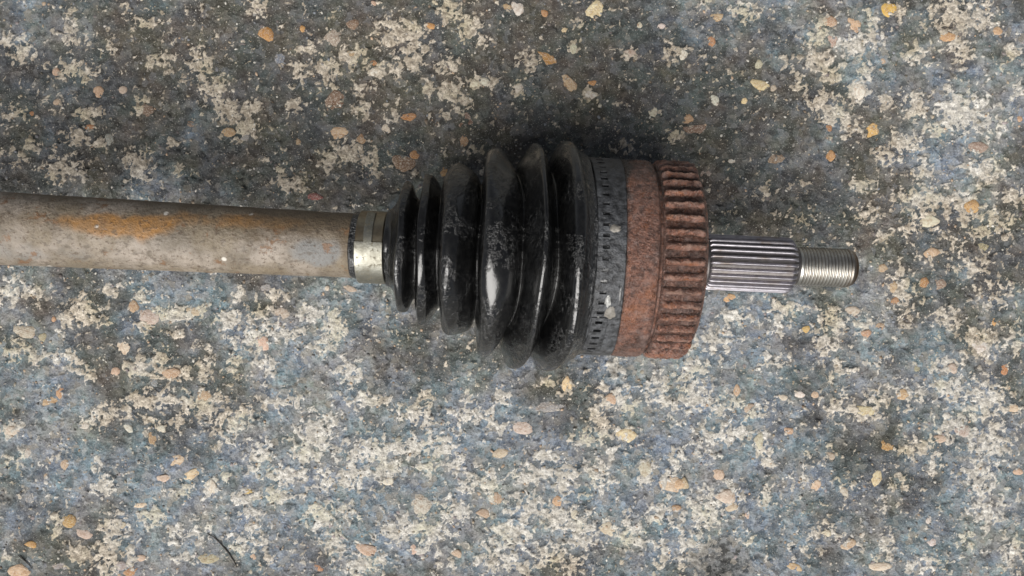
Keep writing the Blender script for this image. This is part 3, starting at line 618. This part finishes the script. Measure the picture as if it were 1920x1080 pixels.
# rubber boot: neck, six folds, collar
LEAN_X = np.array([-75, -50, -40, -29, -9, 14, 27, 34, 47]); LEAN_S = np.array([0, -1.2, -1.6, .6, -2.6, -7.0, -6.0, -3.6, 0]); LEAN_B = np.array([0, 0, -.6, .5, -.5, -5.4, -5.0, -2.2, 0])
def boot_mod(X, PH, r):
    s = np.interp(X, LEAN_X, LEAN_S); b = np.interp(X, LEAN_X, LEAN_B)
    k = (1 - np.cos(PH)); 
    k = np.where(k > 1.2, 1.2 + (k - 1.2) * .2, k)
    Xn = X + s * k + b * np.clip(np.sin(PH), 0, 1) * k
    r = r + 0.5 * np.sin(PH * 2 + X * .16) + .4 * np.sin(3 * PH - X * .25) + .25 * np.sin(7 * PH + X * .5)
    Xn = Xn + (.45 * np.sin(2 * PH + X * .21 + 1) + .35 * np.sin(5 * PH - X * .3)) * sstep(20, 32, r)
    r = r + 3.6 * np.exp(-((X - 20) / 11) ** 2) * np.clip(np.sin(PH + .35), 0, 1) ** 3 * sstep(35, 43, r)
    low = np.cos(PH) < -0.8
    r = np.where(low & (r > 51.6), 51.6, r)
    return Xn, r
def boot_attr(X, PH, r):
    g = sstep(27, 40, X) * .8 + .10 * sstep(.1, .5, fbm(X, PH * 40, 14, 3, 331)) + .5 * np.exp(-((X + 70) / 4) ** 2)
    return dict(grime=np.clip(g, 0, 1))
boot_ctrl = [(-73.6, 14.6), (-73.2, 15.7), (-71.5, 16.0), (-64, 15.2), (-58.2, 15.4), (-57.4, 17.2), (-55.0, 18.4), (-53.2, 20.8), (-51.6, 25.0), (-50.7, 28.8), (-49.6, 30.1), (-47.6, 29.9), (-46.0, 28.4), (-44.2, 24.4), (-43.0, 22.8),
             (-42.4, 23.4), (-41.4, 30.4), (-40.3, 34.4), (-39.4, 35.1), (-37.4, 34.8), (-36.4, 33.4), (-34.2, 29.2), (-33.0, 26.8), (-32.3, 27.8), (-31.2, 36.2), (-29.9, 39.4), (-27.8, 40.7), (-25.0, 40.4), (-21.0, 38.6), (-16.6, 35.2), (-14.8, 31.6), (-14.0, 32.0),
             (-13.0, 41.0), (-11.9, 46.4), (-10.4, 48.2), (-8.2, 49.0), (-5.4, 48.4), (-2.0, 46.4), (1.6, 43.2), (3.8, 39.0), (4.7, 38.2), (6.2, 42.0), (9.8, 47.6), (12.5, 51.6), (13.7, 52.3), (14.9, 51.6), (17.0, 47.4), (19.0, 40.6), (19.9, 38.6), (20.8, 39.8),
             (23.0, 46.2), (26.0, 51.2), (28.0, 52.6), (29.6, 52.2), (31.4, 49.8), (33.6, 47.6), (34.8, 47.0), (35.4, 45.8), (40, 45.2), (46.5, 45.2), (47.4, 44.6)]
revolve('rubber_boot', smooth_profile(boot_ctrl, 9), M['rubber'], shaft, 220, mod=boot_mod, attrf=boot_attr, noise=(0.16, 7, 341), resample=False)

# small clamp
def arc_strip(name, X0, X1, r0, r1, p0, p1, mat, parent, nseg=60, bevel=0.25):
    """a curved strip with thickness from angle p0 to p1"""
    ph = np.linspace(p0, p1, nseg)
    prof = [(X0, r0), (X0, r1 - bevel), (X0 + bevel, r1), (X1 - bevel, r1), (X1, r1 - bevel), (X1, r0)]
    V = []
    for p in ph:
        for (X, r) in prof:
            z = AX + float(bend(np.array(X))) + r * math.cos(p)
            V.append((X, -r * math.sin(p), z))
    n = len(prof); V = np.array(V) * 1e-3
    bm = bmesh.new(); bv = [bm.verts.new(v) for v in V]
    for i in range(nseg - 1):
        for j in range(n):
            a, b = i * n + j, i * n + (j + 1) % n
            bm.faces.new((bv[a], bv[b], bv[b + n], bv[a + n]))
    bm.faces.new(bv[:n][::-1]); bm.faces.new(bv[-n:])
    bmesh.ops.recalc_face_normals(bm, faces=bm.faces)
    me = bpy.data.meshes.new(name); bm.to_mesh(me); bm.free(); me.materials.append(mat)
    for p in me.polygons: p.use_smooth = False
    return link(name, me, parent)
small = revolve('small_clamp', [(-70.3, 15.4), (-70.3, 16.2), (-70.0, 16.45), (-58.4, 16.45), (-58.1, 16.2), (-58.1, 15.4)], M['brownband'], shaft, 120, resample=False, smooth=False)
arc_strip('band_overlap', -70.5, -57.9, 16.45, 17.25, R(-4), R(150), M['stainless'], small)
arc_strip('band_tongue', -66.6, -62.6, 16.45, 17.35, R(-62), R(-3.8), M['stainless'], small, 30)

# large clamp: a perforated band
def perforated_band(name, parent, Xs, rs_, slot, p0, p1, floor):
    full = p1 - p0 > 6.28
    NP = int(round((p1 - p0) / (2 * math.pi) * 180))
    V = []; F = []
    ph = p0 + (p1 - p0) * np.arange(NP if full else NP + 1) / NP
    m = len(ph)
    def pt(X, p, r):
        s = np.interp(X, LEAN_X, LEAN_S); b = np.interp(X, LEAN_X, LEAN_B)
        k = 1 - math.cos(p); k = 1.2 + (k - 1.2) * .2 if k > 1.2 else k
        Xn = X + s * k + b * max(0, math.sin(p)) * k
        return (Xn * 1e-3, -r * math.sin(p) * 1e-3, (AX + r * math.cos(p)) * 1e-3)
    for X, r in zip(Xs, rs_):
        for p in ph: V.append(pt(X, p, r))
    n = len(Xs)
    for i in range(n - 1):
        for j in range(NP):
            j2 = (j + 1) % m
            q = (i * m + j, i * m + j2, (i + 1) * m + j2, (i + 1) * m + j)
            if i == slot and j % 3 == 1:
                base = len(V)
                for X, p in ((Xs[i], ph[j]), (Xs[i], ph[j2]), (Xs[i+1], ph[j2]), (Xs[i+1], ph[j])): V.append(pt(X, p, floor))
                for e in range(4):
                    F.append((q[e], q[(e + 1) % 4], base + (e + 1) % 4, base + e))
                F.append((base, base + 1, base + 2, base + 3))
            else: F.append(q)
    if not full:
        for col in (0, m - 1):
            F.append(tuple(i * m + col for i in range(n)))
    me = bpy.data.meshes.new(name); me.from_pydata(V, [], F); me.update()
    bm = bmesh.new(); bm.from_mesh(me); bmesh.ops.recalc_face_normals(bm, faces=bm.faces); bm.to_mesh(me); bm.free()
    me.materials.append(M['band'])
    return link(name, me, parent)
big_c = perforated_band('large_clamp', shaft, [35.5, 35.8, 37.7, 40.6, 47.4, 47.8], [46.0, 46.35, 46.35, 46.3, 46.1, 45.8], 2, -math.pi, math.pi, 44.0)
perforated_band('strap_end', big_c, [35.9, 35.95, 36.2, 37.7, 40.6, 42.3, 42.5, 42.55], [45.9, 46.7, 46.95, 46.98, 46.98, 46.95, 46.7, 45.9], 3, R(36), R(66), 45.0)

def lump(X, deg, sx, sp, h_, col, seed):
    U, W = np.meshgrid(np.linspace(-1, 1, 15), np.linspace(-1, 1, 15), indexing='ij')
    rad = np.sqrt(U ** 2 + W ** 2)
    z = 46.1 + h_ * np.clip(1 - (rad * (1 + .5 * fbm(U * 3, W * 3, 2.2, 3, seed))) ** 2, -.4, 1)
    P = R(deg) + W * sp / 46; XX = X + U * sx
    V = np.stack([XX, -z * np.sin(P), AX + z * np.cos(P)], -1).reshape(-1, 3) * 1e-3
    link('dirt_lump', fast_mesh('dirt_lump', V, grid_quads(15, 15)[:, ::-1], col), big_c)
lump(41.4, 26, 1.3, 2.8, .9, M['wetdirt'], 611); lump(42.8, 33, 2.4, 3.4, .9, M['drydirt'], 612); lump(42.6, -13, 2.6, 1.8, .8, M['drydirt'], 613); lump(38.2, 37, 1.0, 1.4, .7, M['wetdirt'], 614)

# joint housing
def rough_mod(X, PH, r): return X, r
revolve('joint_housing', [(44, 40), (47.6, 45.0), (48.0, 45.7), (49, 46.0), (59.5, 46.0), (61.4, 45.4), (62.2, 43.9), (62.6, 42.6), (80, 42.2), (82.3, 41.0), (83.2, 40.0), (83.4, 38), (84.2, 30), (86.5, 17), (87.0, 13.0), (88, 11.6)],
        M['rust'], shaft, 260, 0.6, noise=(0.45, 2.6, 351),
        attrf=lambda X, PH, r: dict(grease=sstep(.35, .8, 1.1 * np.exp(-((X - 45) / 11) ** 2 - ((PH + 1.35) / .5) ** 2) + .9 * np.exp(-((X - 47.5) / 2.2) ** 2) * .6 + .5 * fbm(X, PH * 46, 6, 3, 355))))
# tone ring with teeth
tone = revolve('tone_ring', [(63.6, 42.4), (63.6, 43.6), (64.1, 44.0), (78.6, 43.9), (80.8, 43.2), (82.0, 42.2), (82.2, 41.4)], M['rust2'], shaft, 260, 0.6, noise=(0.3, 2.4, 361))
def tooth_mesh(k):
    nx, nw = 34, 13
    X = np.linspace(64.2, 81.2 + .35 * math.sin(k * 3.7), nx); U = np.linspace(-1, 1, nw)
    XX, UU = np.meshgrid(X, U, indexing='ij')
    hw = 46 * math.pi / 44 * 0.62
    dl = 0.9 + 0.5 * np.sin(k * 2.1); 
    e = np.clip(np.minimum((XX - 64.2) / 2.6, (X[-1] - XX) / 2.4), 0, 1); e = np.sqrt(1 - (1 - e) ** 2)
    z = 43.7 + 2.75 * (1 - np.abs(UU) ** 2.0) * (0.25 + 0.75 * e)
    z += 0.85 * fbm(XX, UU * hw + 20 * k, 2.6, 3, 400 + k) - 0.5 * sstep(.15, .5, fbm(XX, UU * hw + 9 * k, 3.4, 2, 440 + k))
    A = UU * hw / 46 * (1 + .12 * fbm(XX, UU * 0 + 3 * k, 4, 2, 470 + k)) + .012 * fbm(XX, UU * 0 + 7 * k, 6, 2, 480 + k)
    V = np.stack([XX, -z * np.sin(A), z * np.cos(A)], -1).reshape(-1, 3)
    return fast_mesh('tooth', V * 1e-3, grid_quads(nx, nw)[:, ::-1], M['rust3'], True, dict(crest=(1 - np.abs(UU) ** 2.1) * (.4 + .6 * e)))
TM = [tooth_mesh(k) for k in range(11)]
for k in range(44):
    o = link('tooth', TM[(k * 5 + k // 11) % 11], tone)
    o.location = (0, 0, AX * 1e-3)
    o.rotation_euler = (2 * math.pi * (k + .35) / 44, 0, 0)

# stub axle with splines and thread
stub = revolve('stub_axle', [(82, 12.4), (91.0, 12.4), (91.4, 11.9), (130.0, 11.9), (131.6, 10.4), (132.2, 9.1), (134.6, 8.7)], M['root'], shaft, 96, 0.8)
def spline_mesh():
    nx = 14; U = np.linspace(-1, 1, 9)
    X = np.concatenate([[90.4, 90.8, 91.4, 92.2], np.linspace(94, 128, 16), [129.4, 130.4, 131.0, 131.5]])
    T = np.concatenate([[0, .45, .8, 1], np.ones(16), [1, .75, .4, 0]])
    V = []
    hw = math.pi / 26 * 0.62
    for x, t in zip(X, T):
        for u in U:
            r = 11.7 + 1.55 * t * (1 - abs(u) ** 2.4)
            a = u * hw * (1.0)
            V.append((x, -r * math.sin(a), r * math.cos(a)))
    return fast_mesh('spline_ridge', np.array(V) * 1e-3, grid_quads(len(X), len(U))[:, ::-1], M['steel'])
SM = spline_mesh()
for k in range(26):
    o = link('spline_ridge', SM, stub)
    o.location = (0, 0, AX * 1e-3); o.rotation_euler = (2 * math.pi * (k + .2) / 26, 0, 0)

def threaded():
    pitch, x0, x1, r0 = 1.55, 134.2, 158.2, 9.25
    n = 72; ph = np.linspace(0, 2 * math.pi, n + 1)[:-1]
    Xl = np.arange(x0, x1, pitch / 6)
    rows = []
    prof = [(131.8, 8.9), (133.4, 8.6)]
    V = []
    def row(X, r): return np.stack([X + 0 * ph, -r * np.sin(ph), AX + r * np.cos(ph)], -1)
    for X, r in prof: rows.append(row(X, r + 0 * ph))
    for X in Xl:
        t = (X / pitch - ph / (2 * math.pi)) % 1.0
        tri = np.abs(t * 2 - 1)
        fade = min(1, (X - x0) / 1.5, (x1 - X) / .8)
        rows.append(row(X, r0 - 0.75 * fade * (1 - tri) ** .7 - (1 - fade) * .25))
    for X, r in [(158.6, 8.7), (160.2, 8.1), (161.0, 7.0), (161.3, 5.6), (161.3, 0.2)]: rows.append(row(X, r + 0 * ph))
    V = np.concatenate(rows) * 1e-3
    rr = np.hypot(V[:, 1] * 1e3, V[:, 2] * 1e3 - AX)
    dirt = np.clip((9.0 - rr) / .6, 0, 1) * .8 + .5 * np.clip((V[:, 0] * 1e3 - 155) / 4, 0, 1)  # darker brown in the thread roots and towards the end
    return link('threaded_end', fast_mesh('threaded_end', V, grid_quads(len(rows), n, True), M['thread'], True, dict(dirt=dirt)), shaft)
threaded()

# ------------------------------------------------------------------ small debris
def twig(pts, r, label):
    cu = bpy.data.meshes.new('twig')
    bm = bmesh.new()
    n = 6; prev = None
    P = [Vector((gx(a) * 1e-3, gy(b) * 1e-3, (hgt(gx(a), gy(b)) + .5) * 1e-3)) for a, b in pts]
    for i, p in enumerate(P):
        d = (P[min(i + 1, len(P) - 1)] - P[max(i - 1, 0)]).normalized()
        s = d.cross(Vector((0, 0, 1))).normalized(); u = s.cross(d)
        rr = r * (0.55 + .45 * math.sin(math.pi * (i + .6) / (len(P) + .2)))
        ring = [bm.verts.new(p + (s * math.cos(6.283 * k / n) + u * math.sin(6.283 * k / n)) * rr * 1e-3) for k in range(n)]
        if prev:
            for k in range(n): bm.faces.new((prev[k], prev[(k + 1) % n], ring[(k + 1) % n], ring[k]))
        else: bm.faces.new(ring[::-1])
        prev = ring
    bm.faces.new(prev)
    bm.to_mesh(cu); bm.free(); cu.materials.append(M['twig'])
    for p in cu.polygons: p.use_smooth = True
    o = link('twig', cu)
    o['label'] = label; o['category'] = 'twig'; o['group'] = 'dark twigs lying on the concrete'
    return o
twig([(388, 1000), (400, 1006), (414, 1020), (428, 1036), (438, 1052), (444, 1064)], .36, 'longest dark curved twig, lowest left of centre on the concrete')
twig([(34, 1040), (44, 1049), (54, 1058), (60, 1066)], .3, 'short straight dark twig in the bottom left corner of the concrete')
twig([(156, 1078), (168, 1066), (180, 1056), (192, 1047)], .28, 'short dark twig slanting up to the right near the bottom left')
